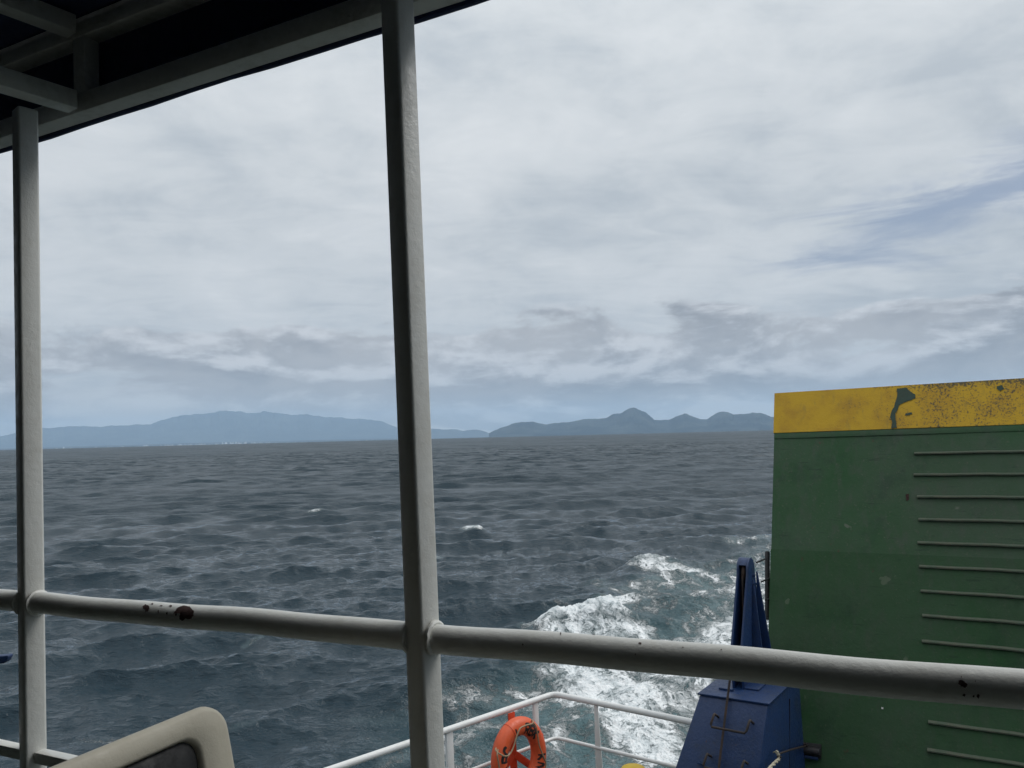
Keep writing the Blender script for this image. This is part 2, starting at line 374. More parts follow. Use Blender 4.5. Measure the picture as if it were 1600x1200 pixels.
# ------------------------------------------------------------------ canopy over the upper deck
roof = thing('canopy_roof', 'dark canopy with white tube framing and navy underside at upper left', 'canopy', on_rail(0, .96))
B0, B1, U0, U1 = .966, 1.024, 1.190, 1.248            # lower and upper chords
def off(s, o, z): return on_rail(s, z) + out1 * o
a, b_ = -4.6, 4.2
for z0, z1 in ((B0, B1), (U0, U1)):
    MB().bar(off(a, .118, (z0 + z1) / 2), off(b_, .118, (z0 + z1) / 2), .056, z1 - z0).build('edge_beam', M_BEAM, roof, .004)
bd = V(math.sin(R(35)), math.cos(R(35)), 0)
nodeP = V(-1.225, 2.19, 0)
for k in range(-2, 4):
    e = nodeP + r1 * STEP * k; e = e + bd * ((.086 - (e - V(0, 1.5, 0)) @ out1) / (bd @ out1)) + r1 * .008
    for z0, z1 in ((B0, B1), (U0, U1)):
        zz = (z0 + z1) / 2
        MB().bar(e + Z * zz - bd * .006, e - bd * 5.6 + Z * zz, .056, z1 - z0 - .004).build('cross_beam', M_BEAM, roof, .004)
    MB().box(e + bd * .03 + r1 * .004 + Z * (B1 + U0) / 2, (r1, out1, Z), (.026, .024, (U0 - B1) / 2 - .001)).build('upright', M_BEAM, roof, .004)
for o_ in (-.55, -1.25, -2.0, -3.0, -4.0):
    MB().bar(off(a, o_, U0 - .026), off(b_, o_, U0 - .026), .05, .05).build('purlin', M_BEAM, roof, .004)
fa = MB(); fa.prism([off(a, .150, .966), off(b_, .150, .966), off(b_, .150, 1.30), off(a, .150, 1.30)], out1 * .004); fa.build('fascia_panel', M_NAVY, roof)
tr = MB(); pts = []
for s in np.linspace(a, b_, 60): pts.append(off(s, .1575, .9665 + .0022 * math.sin(s * 5) + .0018 * math.sin(s * 13 + 1)))
tr.tube(pts, .0068, 8).build('edge_trim', M_NAVY, roof)
rs = MB(); rs.prism([off(a, .149, 1.252), off(b_, .149, 1.252), off(b_, -5.5, 1.252), off(a, -5.5, 1.252)], Z * .03); rs.build('roof_sheet', M_NAVY, roof)
q = at_z(93, 209, .962)
MB().tube([q + Z * .008, q, q - Z * .006 + r1 * .001], .0022, 6).build('hook', M_BLACK, roof)

# ------------------------------------------------------------------ stern railing (lower deck)
srail = thing('stern_railing', 'white pipe railing with a bent corner round the stern deck below', 'railing', A_ + Z * LOW)
def corner_path(z, rad=.07):
    p = A_ + Z * z; n = 7; a0 = p + d_l * rad; a1 = p + d_r * rad
    mid = [(1 - t) ** 2 * a0 + 2 * t * (1 - t) * p + t * t * a1 for t in np.linspace(0, 1, n)]
    return [S0 + Z * z] + [p + d_l * k for k in (3.6, 2.2, 1.2, .5)] + mid + [p + d_r * k for k in (.4, .9, 1.4)] + [S1 + Z * z]
MB().tube(corner_path(-2.43), .026, 16).build('top_rail', M_WHITE2, srail)
MB().tube(corner_path(-2.815), .0155, 12).build('mid_rail', M_WHITE2, srail)
MB().tube(corner_path(-3.12), .0155, 12).build('mid_rail', M_WHITE2, srail)
def stanchion(pos, d, w0, w1, th=.03):
    n = V(-d[1], d[0], 0)
    poly = [pos + d * (-w0 / 2) + Z * -2.452, pos + d * (w0 / 2) + Z * -2.452, pos + d * (w1 / 2) + Z * (LOW + .001), pos + d * (-w1 / 2) + Z * (LOW + .001)]
    MB().prism([p - n * th / 2 for p in poly], n * th).build('stanchion', M_WHITE2, srail, .003)
for px, w0, w1 in ((838, .05, .05), (701, .065, .065)):
    tt = at_z(px, 1095 if px > 800 else 1140, -2.43); k = (tt - A_) @ d_l; stanchion(A_ + d_l * k, d_l, w0, w1)
for k in (2.75, 3.6, 4.5): stanchion(A_ + d_l * k, d_l, .05, .05)
k0 = (at_z(924, 1102, -2.43) - A_) @ d_r
for k in (k0, k0 + .98): stanchion(A_ + d_r * k, d_r, .034, .095, .012)

# ------------------------------------------------------------------ lifebuoy and its bracket
ib = V(-d_l[1], d_l[0], 0); ib = ib if ib[1] < 0 else -ib      # inboard of left run
kb = (at_z(804, 1112, -2.43) - A_) @ d_l; bp = A_ + d_l * kb
brk = thing('lifebuoy_bracket', 'orange-red flat bar bracket with two splayed arms behind the lifebuoy', 'bracket', bp + Z * LOW)
BRK = bp + ib * .034
MB().box(BRK + Z * (-2.47 - 3.40) / 2, (d_l, ib, Z), (.036, .005, (3.40 - 2.47) / 2 + .02)).build('upright', M_ORANGE2, brk, .002)
jn = BRK + ib * .0115 + Z * -2.80
for sg in (-1, 1):
    dn = _n(d_l * sg * .75 - Z * .62)
    MB().bar(jn + d_l * sg * .012, jn + dn * .36, .008, .06, up=np.cross(dn, ib)).build('arm', M_ORANGE2, brk, .002)
bd2 = _n(V(-.66, -.75, 0)); bn = _n(np.cross(bd2, Z)); bn = bn if bn[1] < 0 else -bn
bc = at_y(811.5, 1184, 6.60)
buoy = thing('lifebuoy', 'orange ring lifebuoy with black lettering hung on the stern railing', 'lifebuoy', bc - Z * .35)
RM, Rm = .247, .074
up_b = _n(Z * .985 + bn * -.10)
def tor(a, b_, e=0, sq=1.0):    # a round the ring, b across the tube (0 = outer, pi/2 = front)
    rad = bd2 * math.cos(a) + up_b * math.sin(a)
    return bc + rad * (RM + (Rm + e) * math.cos(b_)) + bn * (Rm * .82 + e) * math.sin(b_)
mb = MB(); NA, NB = 64, 24
mb.add([tor(2 * math.pi * i / NA, 2 * math.pi * j / NB) for i in range(NA) for j in range(NB)],
       [(i * NB + j, i * NB + (j + 1) % NB, ((i + 1) % NA) * NB + (j + 1) % NB, ((i + 1) % NA) * NB + j) for i in range(NA) for j in range(NB)])
ring = mb.build('ring', M_ORANGE, buoy)
sgn = -1 if bd2[0] > 0 else 1          # make angles run with picture right = 0
if bd2[0] < 0: bd2 = -bd2
GL = {'C': [[(1, .85), (.7, 1), (.3, 1), (0, .75), (0, .25), (.3, 0), (.7, 0), (1, .15)]], 'A': [[(0, 0), (.5, 1), (1, 0)], [(.2, .4), (.8, .4)]],
      'D': [[(0, 0), (0, 1), (.6, 1), (1, .7), (1, .3), (.6, 0), (0, 0)]], 'O': [[(.5, 1), (1, .7), (1, .3), (.5, 0), (0, .3), (0, .7), (.5, 1)]],
      'R': [[(0, 0), (0, 1), (.8, 1), (1, .75), (.8, .5), (0, .5)], [(.4, .5), (1, 0)]], 'B': [[(0, 0), (0, 1), (.8, 1), (1, .75), (.8, .52), (0, .52)], [(.8, .52), (1, .25), (.8, 0), (0, 0)]],
      'K': [[(0, 0), (0, 1)], [(1, 1), (.1, .45), (1, 0)]], 'L': [[(0, 1), (0, 0), (1, 0)]], 'N': [[(0, 0), (0, 1), (1, 0), (1, 1)]], 'M': [[(0, 0), (0, 1), (.5, .4), (1, 1), (1, 0)]]}
def glyph(ch, a0, bmid=math.pi * .58, w=.20, hgt=1.15, th=.15):
    mb = MB()
    for st in GL[ch]:
        dense = []
        for i in range(len(st) - 1):
            for k in range(5): dense.append((st[i][0] + (st[i + 1][0] - st[i][0]) * k / 5, st[i][1] + (st[i + 1][1] - st[i][1]) * k / 5))
        dense.append(st[-1])
        L = []; Rr = []
        for i, (x, y) in enumerate(dense):
            p, q_ = dense[max(i - 1, 0)], dense[min(i + 1, len(dense) - 1)]
            tx, ty = q_[0] - p[0], q_[1] - p[1]; ll = math.hypot(tx, ty) or 1; tx /= ll; ty /= ll
            for side, lst in ((1, L), (-1, Rr)):
                gx = x - ty * th * side; gy = y + tx * th * side
                lst.append(tor(a0 - (gx - .5) * w, bmid - (gy - .5) * hgt, .0015))
        n = len(L); mb.add(L + Rr, [(i, i + 1, n + i + 1, n + i) for i in range(n - 1)])
    return mb.build('letter', M_INK, ring)
for ch, an in (('C', 146), ('B', 161), ('A', 180), ('M', 197), ('C', 213), ('O', 228), ('R', 70), ('B', 55), ('K', 40), ('L', 98), ('K', 345), ('N', 328), ('A', 311)):
    glyph(ch, R(an))
for an in (20, 110, 200, 290):     # seams where the grab line is moulded in
    pts = [tor(R(an), t_, .0008) for t_ in np.linspace(0, 2 * math.pi, 33)[:-1]]
    MB().tube(pts, .0022, 6, closed=True).build('band', M_ORANGE2, ring)
def rope_pts(ctrl, n=10):
    out = []; cs = [ctrl[0]] + ctrl + [ctrl[-1]]
    for i in range(1, len(cs) - 2):
        p0_, p1_, p2_, p3_ = cs[i - 1], cs[i], cs[i + 1], cs[i + 2]
        for k in range(n):
            t_ = k / n; out.append(.5 * ((2 * p1_) + (p2_ - p0_) * t_ + (2 * p0_ - 5 * p1_ + 4 * p2_ - p3_) * t_ ** 2 + (3 * p1_ - p0_ - 3 * p2_ + p3_) * t_ ** 3))
    out.append(cs[-2]); return out
def fr(px, py, e=.09): 
    d = ray(px, py); return d * ((bn @ (bc + bn * e)) / (bn @ d))
MB().tube(rope_pts([fr(775, 1169, .02), fr(775, 1173, .05), fr(781, 1178), fr(789, 1181.5), fr(796, 1179), fr(802, 1168), fr(806, 1155), fr(811, 1141), fr(815, 1136.5), fr(823, 1133), fr(832, 1130.5, .08), fr(833, 1127, .05), fr(830, 1125, .0)]), .0062, 8).build('grab_line', M_CORD, buoy)
MB().tube(rope_pts([fr(833, 1129, .08), fr(837.5, 1135), fr(840, 1148), fr(842, 1162), fr(846, 1174), fr(850.5, 1185), fr(853, 1193), fr(851, 1205), fr(846, 1214, .06)]), .0062, 8).build('grab_line', M_CORD, buoy)
MB().tube(rope_pts([fr(778, 1171, .07), fr(777, 1180, .09), fr(779, 1192, .09), fr(781, 1206, .08)]), .0062, 8).build('grab_line', M_CORD, buoy)

# ------------------------------------------------------------------ green stern ramp, leaning aft
ru = math.cos(LEAN) * Z + math.sin(LEAN) * aft; rn = _n(np.cross(r2, ru)); rn = rn if rn[1] < 0 else -rn   # faces the ship
def ramp_ab(x, y):
    d = ray(x, y); p = d * ((rn @ RA) / (rn @ d)) - RA; return p @ r2, p @ ru
def rp(a, b_, e=0): return RA + r2 * a + ru * b_ + rn * e
btop = ramp_ab(1213.5, 615)[1]; bband = ramp_ab(1213, 677)[1]; bbot = -(RA[2] - LOW) / math.cos(LEAN)
ramp = thing('stern_ramp', 'raised green steel boarding ramp with yellow top edge and ribbed cleats', 'ramp', rp(1.9, bbot))
ramp.matrix_world = M_SHIP @ Matrix.Translation(Vector(rp(1.9, bbot).tolist()))
WR = 3.9
def slab(a0, a1, b0, b1, e0, e1): return MB().prism([rp(a0, b0, e0), rp(a1, b0, e0), rp(a1, b1, e0), rp(a0, b1, e0)], rn * (e1 - e0))
# plate with slight buckling
def plate(a0, a1, b0, b1, e0, amp, na, nb, th, seed):
    rr = np.random.RandomState(seed); ph = rr.rand(6) * 6.3
    mb = MB(); vs = []
    for j in range(nb + 1):
        for i in range(na + 1):
            A = a0 + (a1 - a0) * i / na; B = b0 + (b1 - b0) * j / nb
            w = amp * (math.sin(A * 3.1 + ph[0]) * math.sin(B * 2.7 + ph[1]) + .5 * math.sin(A * 7 + ph[2] + B * 2) + .4 * math.sin(B * 9 + ph[3]))
            vs.append(rp(A, B, e0 + w))
    fs = [(j * (na + 1) + i, j * (na + 1) + i + 1, (j + 1) * (na + 1) + i + 1, (j + 1) * (na + 1) + i) for j in range(nb) for i in range(na)]
    n = len(vs); vs += [rp(a0, b0, e0 - th), rp(a1, b0, e0 - th), rp(a1, b1, e0 - th), rp(a0, b1, e0 - th)]
    bot = [i for i in range(na + 1)]; top = [nb * (na + 1) + i for i in range(na + 1)]
    lef = [j * (na + 1) for j in range(nb + 1)]; rig = [j * (na + 1) + na for j in range(nb + 1)]
    fs += [tuple(bot + [n + 1, n]), tuple(top + [n + 2, n + 3]), tuple(lef + [n + 3, n]), tuple(rig + [n + 2, n + 1]), (n, n + 1, n + 2, n + 3)]
    mb.add(vs, fs); return mb
knuckle = ramp_ab(1205, 858)[1]
plate(0, WR, knuckle, bband + .02, 0, .0022, 40, 20, .16, 1).build('upper_plate', M_GREEN, ramp, ang=50)
plate(-.004, WR, bbot, knuckle, .0045, .0022, 40, 20, .16, 4).build('lower_plate', M_GREEN2, ramp, ang=50)
pb = plate(-.006, WR + .01, bband, btop, .012, .0016, 40, 4, .19, 2).build('top_band', M_YEL, ramp, ang=50)
# object coordinates of the band run along the ramp, so its grime can thicken towards the far end
lx = slab(.0, WR, bband - .055, bband - .001, .0015, .0075).build('lap_strip', M_GREEN, ramp, .002)
cb0 = ramp_ab(1435, 709)[1]; cb_end = bbot + .1; k = 0
mesh0 = None; b_ = cb0
while b_ > cb_end:
    if mesh0 is None:
        mbc = MB(); secs = []; n = 24; rr = np.random.RandomState(3)
        for i in range(n + 1):
            a = 1.13 + (WR - .25 - 1.13) * i / n; j = rr.uniform(-1, 1) * .0018
            secs.append([rp(a, cb0 - .013 + j, .003), rp(a, cb0 - .012 + j, .024), rp(a, cb0 - .004 + j, .028), rp(a, cb0 + .015 + j, .003)])
        vs = [p for s_ in secs for p in s_]
        fs = [(4 * i + q, 4 * i + q + 1, 4 * i + q + 5, 4 * i + q + 4) for i in range(n) for q in range(3)] + [(0, 1, 2, 3), (4 * n + 3, 4 * n + 2, 4 * n + 1, 4 * n)]
        mbc.add(vs, fs); c0 = mbc.build('cleat', M_CLEAT, ramp, ang=25); mesh0 = c0
    else:
        c = mesh0.copy(); C.objects.link(c); c.location = Vector((ru * (b_ - cb0) + r2 * random.uniform(-.012, .012)).tolist())
    b_ -= .1862 + random.uniform(-.004, .004)
# bare patch where the yellow has been knocked off
def flat_patch(poly, e, name, material, parent):
    pts = []
    for i in range(len(poly)):
        a, c = poly[i], poly[(i + 1) % len(poly)]
        for k in range(3):
            w = k / 3; pts.append((a[0] * (1 - w) + c[0] * w + random.uniform(-.5, .5), a[1] * (1 - w) + c[1] * w + random.uniform(-.5, .5)))
    pts = [rp(*ramp_ab(*p), 0) for p in pts]
    # ray hits are on e=0: slide along the view ray so the patch sits on the proud face
    out = []
    for p in pts:
        d = p / np.linalg.norm(p); out.append(p - d * (e / abs(d @ rn)))
    mb = MB(); mb.add(out, [tuple(range(len(out)))]); return mb.build(name, material, parent)
flat_patch([(1401, 607), (1416, 606), (1421, 611), (1430, 616), (1430, 622), (1421, 626), (1412, 629), (1405, 633), (1403, 640), (1399, 646), (1399, 655), (1402, 668), (1392, 670), (1394, 660), (1391, 652), (1393, 641), (1397, 636), (1400, 626), (1402, 617)], .0185, 'bare_patch', M_GREENCHIP, pb)
flat_patch([(1415, 646), (1424, 644), (1426, 646), (1420, 649), (1414, 649)], .0185, 'bare_patch', M_GREENCHIP, pb)
flat_patch([(1557, 603), (1566, 602), (1569, 607), (1563, 611), (1558, 608)], .0185, 'bare_patch', M_GREENCHIP, pb)
flat_patch([(1415, 772), (1420, 772), (1420, 781), (1416, 783)], .0065, 'rust_spot', M_RUST, ramp)
flat_patch([(1376.5, 1105), (1380, 1105), (1380, 1108), (1377, 1108)], .0105, 'rust_spot', M_WHITE, ramp)
# black rubbing bar down the ramp's edge with three short tie rods
f0 = at_y(1199, 864, 6.78); f1 = at_y(1199, 968, 6.58)
MB().tube([f0 + ru * .012, f0, f1], [.017, .021, .021], 12).build('edge_fender', M_BLACK, ramp)
# rusty hinge lug low on the plate; black slab stands for the dark recess
hq = [rp(*ramp_ab(*p), .006) for p in ((1241, 1158), (1284, 1163), (1284, 1186), (1241, 1184))]
lg = thing('hinge_lug', 'rusty dark hinge lug between the blue tower and green ramp', 'lug', hq[3])
MB().prism(hq, rn * .03).build('recess_dark', M_BLACK, lg, .004)
lc = sum(hq) / 4 + rn * .055
MB().tube([lc - r2 * .11, lc + r2 * .10], .03, 16).build('pin', M_DARK, lg, .004)
MB().box(lc - Z * .05 - r2 * .02, (r2, rn, Z), (.10, .022, .012)).build('bracket', M_BLUE, lg, .004)
MB().box(lc + Z * .042 - r2 * .05, (r2, rn, Z), (.06, .02, .010)).build('bracket', M_RUSTY, lg, .004)

# ------------------------------------------------------------------ blue ramp tower
ZT = -2.0
tfl, tfr = V(1.252, 5.684, ZT), V(1.66, 5.426, ZT); bdir = V(math.sin(R(37)), math.cos(R(37)), 0); DEP = .70
tower = thing('ramp_tower', 'dark blue steel ramp tower with climbing rungs beside the green ramp', 'tower', (tfl + tfr) / 2 + bdir * .35 + Z * (LOW - ZT))
gl = at_y(1055, 1200, 5.52); gr = at_y(1186, 1200, 5.28)
kl = (LOW - ZT) / (gl[2] - ZT); kr = (LOW - ZT) / (gr[2] - ZT)
bfl = tfl + (gl - tfl) * kl * V(.62, .62, 1); bfl[2] = LOW; bfl[:2] = tfl[:2] + (gl - tfl)[:2] * kl
bfr = tfr + (gr - tfr) * kr; bfr[2] = LOW
tbl, tbr = tfl + bdir * DEP, tfr + bdir * DEP; bbl = bfl + bdir * (DEP + .15); bbr = V(tbr[0], tbr[1], LOW) + bdir * .02
zk = gl[2] - .34; u_ = (zk - ZT) / (LOW - ZT)
kfl, kfr, kbr, kbl = [a_ + (c_ - a_) * u_ for a_, c_ in ((tfl, bfl), (tfr, bfr), (tbr, bbr), (tbl, bbl))]
bfl, bfr, bbr, bbl = [V(k_[0], k_[1], LOW) for k_ in (kfl, kfr, kbr, kbl)]
mb = MB(); rg = [tfl, tfr, tbr, tbl, kfl, kfr, kbr, kbl, bfl, bfr, bbr, bbl]
mb.add(rg, [(0, 1, 2, 3), (11, 10, 9, 8)] + [(q_ + i_, q_ + (i_ + 1) % 4, q_ + 4 + (i_ + 1) % 4, q_ + 4 + i_) for q_ in (0, 4) for i_ in range(4)])
cas = mb.build('casing', M_BLUE, tower, .008, 2)
# overhanging top plate and raised pad
e1 = _n(tfr - tfl)
MB().prism([tfl - e1 * .012 - bdir * .012 + Z * .001, tfr + e1 * .012 - bdir * .012 + Z * .001, tbr + e1 * .012 + Z * .001, tbl - e1 * .012 + Z * .001], Z * .013).build('top_plate', M_BLUE, tower, .003)
pc = at_z(1176, 1082, ZT) + bdir * .06
MB().prism([pc + e1 * -.07 - bdir * .06 + Z * .015, pc + e1 * .045 - bdir * .06 + Z * .015, pc + e1 * .045 + bdir * .3 + Z * .015, pc + e1 * -.07 + bdir * .3 + Z * .015], Z * .012).build('pad', M_BLUE, tower, .003)
MB().bar(at_z(1124, 1079.5, ZT) + Z * .022, at_z(1146, 1083, ZT) + Z * .022, .03, .014).build('lug', M_BLUE, tower, .003)
# side panel seam
s0 = tfr + bdir * .46 + e1 * .001; sb = kfr + (kbr - kfr) * .66
MB().bar(s0 + (sb - s0) * .12 + e1 * .004, s0 + (sb - s0) * .97 + e1 * .004, .006, .006, up=e1).build('seam', M_BLACK, tower)
# plane of the front face
fn = _n(np.cross(tfr - tfl, kfl - tfl)); fn = fn if fn[1] < 0 else -fn
def face_pt(x, y, e=0):
    d = ray(x, y); return d * ((fn @ (tfl + fn * e)) / (fn @ d))
def rung(p):      # wall end, out, across, back to wall
    w0 = face_pt(*p[0]); w1 = face_pt(*p[3]); o0 = face_pt(*p[1], .0) ; 
    drop = _n(kfl - tfl); across = w1 - w0
    c0 = w0 + fn * .075 + drop * .03; c1 = w1 + fn * .075 + drop * .03
    path = [w0 - fn * .004, w0 + fn * .06 + drop * .0, c0, c0 + across * .04 + drop * .05, c0 + across * .12 + drop * .066, c1 - across * .12 + drop * .066, c1 - across * .04 + drop * .05, c1, w1 + fn * .06, w1 - fn * .004]
    path = [w0 - fn * .004, w0 + fn * .080, w0 + fn * .09 + drop * .012, w0 + fn * .09 + drop * .075, w0 + fn * .088 + drop * .09 + across * .04,
            w1 + fn * .088 + drop * .09 - across * .04, w1 + fn * .09 + drop * .075, w1 + fn * .09 + drop * .012, w1 + fn * .080, w1 - fn * .004]
    MB().tube(path, .0085, 10).build('rung', M_RUSTY, tower, ang=60)
rung([(1122, 1120), None or (1111, 1112), None, (1177, 1130)])
rung([(1111, 1182), (1101, 1175), None, (1168, 1193)])
rung([(1100, 1246), (1090, 1238), None, (1159, 1257)])
rod0 = at_y(1142, 1050, 5.60); rod1 = face_pt(1124, 1192, .02); rod2 = face_pt(1119, 1240, .02)
MB().tube([rod0, at_y(1140, 1066, 5.6), face_pt(1135, 1104, .03), rod1, rod2], .0085, 8).build('wire_rope', M_RUSTY, tower)
MB().bar(face_pt(1090, 1192, .004), face_pt(1098, 1194, .004), .014, .01).build('lug', M_BLUE, tower, .002)
# slotted sheave housing on top: two cheek plates, wheel between, flanges on the ramp side
h0 = at_z(1144.5, 1078, ZT) + Z * .014
hw = .088
def hp(w, d, z): return h0 + r2 * w + aft * d + Z * z
tz = at_y(1163, 872, 6.05)[2] - h0[2]
prof = [(0, 0), (0, .30)]
ca, cr_ = .40, .105                       # arch centre (depth) and radius
top = [(ca - cr_ + 0.0, tz - cr_)] + [(ca + cr_ * math.cos(t_), tz - cr_ + cr_ * math.sin(t_)) for t_ in np.linspace(math.pi * .93, 0, 12)]
prof = [(0, 0), (.0, .27)] + top + [(.62, 0)]
for w in (0, hw - .016):
    MB().prism([hp(w, d, z) for d, z in prof], r2 * .016).build('cheek_plate', M_BLUE, tower, .003)
arc_pts = [(ca + cr_ * math.cos(t_), tz - cr_ + cr_ * math.sin(t_)) for t_ in np.linspace(math.pi * .80, 0, 12)]
mb = MB()
inner = [(ca + (cr_ - .014) * math.cos(t_), tz - cr_ + (cr_ - .014) * math.sin(t_)) for t_ in np.linspace(0, math.pi * .80, 12)]
mb.prism([hp(.0165, d, z - .001) for d, z in arc_pts + inner], r2 * (hw - .033)); mb.build('cap', M_BLUE, tower)
mb = MB(); mb.prism([hp(.0165, .60 * (1 - z / tz) + (ca + .09) * z / tz - .12, z) for z in (0, tz - .16)] + [hp(.0165, .60 * (1 - z / tz) + (ca + .09) * z / tz - .08, z) for z in (tz - .16, 0)], r2 * (hw - .033)); mb.build('back_plate', M_BLACK, tower)
wc = hp(hw / 2 - .012, ca, tz - cr_ - .01)
mb = MB(); mb.prism(arc(wc, aft, Z, .085, 0, 2 * math.pi * 31 / 32, 32), r2 * .024); mb.build('sheave', M_RUSTY, tower, .003)
MB().tube([hp(hw * .5, .30 + .02 * k, tz - .12 - .16 * k) + aft * (-.05 * k) for k in range(6)], .008, 8).build('wire_rope', M_RUSTY, tower)
for d0, d1, z1, wd in ((.24, .40, tz - .17, .10), (.47, .53, tz - .13, .115)):
    MB().prism([hp(hw + .0005, d0, 0), hp(hw + wd, d0, 0), hp(hw + .012, d1, z1), hp(hw + .0005, d1, z1)], aft * .014).build('flange', M_BLUE, tower, .003)
for d, z in ((.43, tz - .14), (.40, tz - .20), (.46, tz - .21), (.44, tz - .32)):
    MB().tube([hp(hw, d, z), hp(hw + .018, d, z)], .011, 6).build('bolt', M_BLUE, tower)
for (xa, ya), (xb, yb) in (((1182, 879), (1197, 873)), ((1190, 909), (1203, 903)), ((1196, 938), (1204, 935))):
    MB().tube([at_y(xa, ya, 6.5), at_y(xb, yb, 6.66)], .007, 8).build('tie_rod', M_BLACK, tower)
# rope tail hooked on a rusty rod between tower and lug
ra_ = at_y(1216, 1178, 5.38); rb_ = lc + rn * .03 + Z * .03
hk = thing('lashing_hook', 'thin rusty rod reaching from the hinge lug to the blue tower', 'hook', rb_)
MB().tube([rb_, (ra_ + rb_) / 2 + Z * .004, ra_, ra_ - Z * .02 - r2 * .006, ra_ - Z * .026 + r2 * .010, ra_ - Z * .012 + r2 * .016], .0065, 8).build('rod', M_RUSTY, hk)
rt = thing('rope_tail', 'short frayed cream rope hanging off the rusty hook', 'rope', ra_ - Z * .4)
for ph in (0, math.pi):
    cen = rope_pts([ra_ + Z * .012 - r2 * .012, ra_ - r2 * .004 + Z * .004, ra_ - Z * .03 + r2 * .004, at_y(1213, 1190, 5.33), at_y(1206, 1197, 5.28), at_y(1199, 1206, 5.2), at_y(1197, 1225, 5.15), at_y(1200, 1250, 5.12)], 12)
    pts = [p + .006 * (r2 * math.cos(i * .42 + ph) + Z * math.sin(i * .42 + ph)) for i, p in enumerate(cen)]
    MB().tube(pts, .0068, 8).build('strand', M_ROPE, rt)
MB().tube([ra_ + Z * .004, ra_ + Z * .012 - r2 * .02, ra_ + Z * .004 - r2 * .034], .004, 6).build('frayed_end', M_ROPE, rt)

# ------------------------------------------------------------------ small things
yc = at_y(990, 1213, 5.9)
vent = thing('vent_cap', 'yellow domed vent cap on the stern deck, just showing below the railing', 'vent', V(yc[0], yc[1], LOW))
mb = MB(); prof = [(.0, .075), (.05, .072), (.085, .060), (.105, .035), (.112, .0), (.108, -.05), (.085, -.06)]
vs = []; fs = []
for rr_, zz in prof:
    for k in range(32): an = 2 * math.pi * k / 32; vs.append(yc + V(max(rr_, .001) * math.cos(an), max(rr_, .001) * math.sin(an), zz))
for i in range(len(prof) - 1):
    for k in range(32): fs.append((i * 32 + k, i * 32 + (k + 1) % 32, (i + 1) * 32 + (k + 1) % 32, (i + 1) * 32 + k))
fs.append(tuple(range(32))); fs.append(tuple(range((len(prof) - 1) * 32, len(prof) * 32)))
mb.add(vs, fs).build('cap', M_YCAP, vent)
MB().tube([yc - Z * .061, V(yc[0], yc[1], LOW)], .07, 24).build('stem', M_YCAP, vent)

ba = at_y(-60, 1036, 3.4); bb = at_y(13, 1030, 3.4)
arm = thing('boat_hook', 'blue rounded tip reaching in at the left edge beyond the near post', 'pole', ba - Z * .05)
bx = _n(bb - ba); bz_ = _n(np.cross(np.cross(bx, Z), bx))
poly = [ba - bz_ * .017, bb - bx * .022 - bz_ * .017, bb - bx * .010 - bz_ * .010, bb - bx * .002 + bz_ * .004, bb + bz_ * .012, bb - bx * .004 + bz_ * .016, ba + bz_ * .014]
MB().prism(poly, V(.0, .035, 0)).build('blade', M_BLUE, arm, .004)
MB().tube([ba + V(0, .0175, 0), ba - bx * .9 + V(0, .0175, 0) - Z * .3], .016, 12).build('shaft', M_BLUE, arm)

# ------------------------------------------------------------------ passenger seat
cdir = V(math.sin(R(29)), math.cos(R(29)), 0); cside = V(cdir[1], -cdir[0], 0)      # back top runs along cdir, faces cside
cup = _n(Z * math.cos(R(13)) - cside * math.sin(R(13))); cn = _n(np.cross(cdir, cup)); cn = cn if cn @ cside > 0 else -cn
cc = at_y(352, 1090, 1.52)             # virtual square corner of the back
seat = thing('passenger_seat', 'beige plastic passenger seat back with black padding, bottom left', 'seat', V(cc[0], cc[1], DECK) - cdir * .24 + cside * .1)
BW, BH, BR = .50, .46, .055
def rrect(u0, u1, v0, v1, r, n=8):
    pts = []
    for cu, cv, a0 in ((u1 - r, v1 - r, 0), (u0 + r, v1 - r, 90), (u0 + r, v0 + r, 180), (u1 - r, v0 + r, 270)):
        for k in range(n + 1):
            an = R(a0 + 90 * k / n); pts.append((cu + r * math.cos(an), cv + r * math.sin(an)))
    return pts
def sp(u, v, e=0): return cc + cdir * u + cup * v + cn * e
outer = rrect(-BW, 0, -BH, 0, BR); inner_ = rrect(-BW + .072, -.072, -BH + .06, -.043, .034)
loops = [[(p, -.030) for p in rrect(-BW + .012, -.012, -BH + .012, -.012, BR - .01)], [(p, -.024) for p in rrect(-BW + .003, -.003, -BH + .003, -.003, BR)], [(p, -.016) for p in outer], [(p, -.006) for p in rrect(-BW + .002, -.002, -BH + .002, -.002, BR)],
         [(p, 0) for p in rrect(-BW + .010, -.010, -BH + .010, -.010, BR - .008)], [(p, .002) for p in rrect(-BW + .066, -.066, -BH + .054, -.037, .038)], [(p, -.002) for p in inner_], [(p, -.016) for p in rrect(-BW + .075, -.075, -BH + .063, -.046, .032)]]
mb = MB(); n = len(outer); vs = [sp(p[0], p[1], e) for lp in loops for p, e in lp]
fs = [(q * n + i, q * n + (i + 1) % n, (q + 1) * n + (i + 1) % n, (q + 1) * n + i) for q in range(len(loops) - 1) for i in range(n)] + [tuple(range(n))]
mb.add(vs, fs).build('backrest', M_SHELL, seat, ang=60)
mb = MB(); pl = [[(p, -.010) for p in rrect(-BW + .0755, -.0755, -BH + .0635, -.0465, .032)], [(p, -.006) for p in rrect(-BW + .082, -.082, -BH + .07, -.053, .030)], [(p, .002) for p in rrect(-BW + .11, -.11, -BH + .10, -.081, .03)]]
vs = [sp(p[0], p[1], e) for lp in pl for p, e in lp]
fs = [(q * n + i, q * n + (i + 1) % n, (q + 1) * n + (i + 1) % n, (q + 1) * n + i) for q in range(2) for i in range(n)] + [tuple(range(2 * n, 3 * n))]
mb.add(vs, fs).build('back_pad', M_VINYL, seat, ang=60)
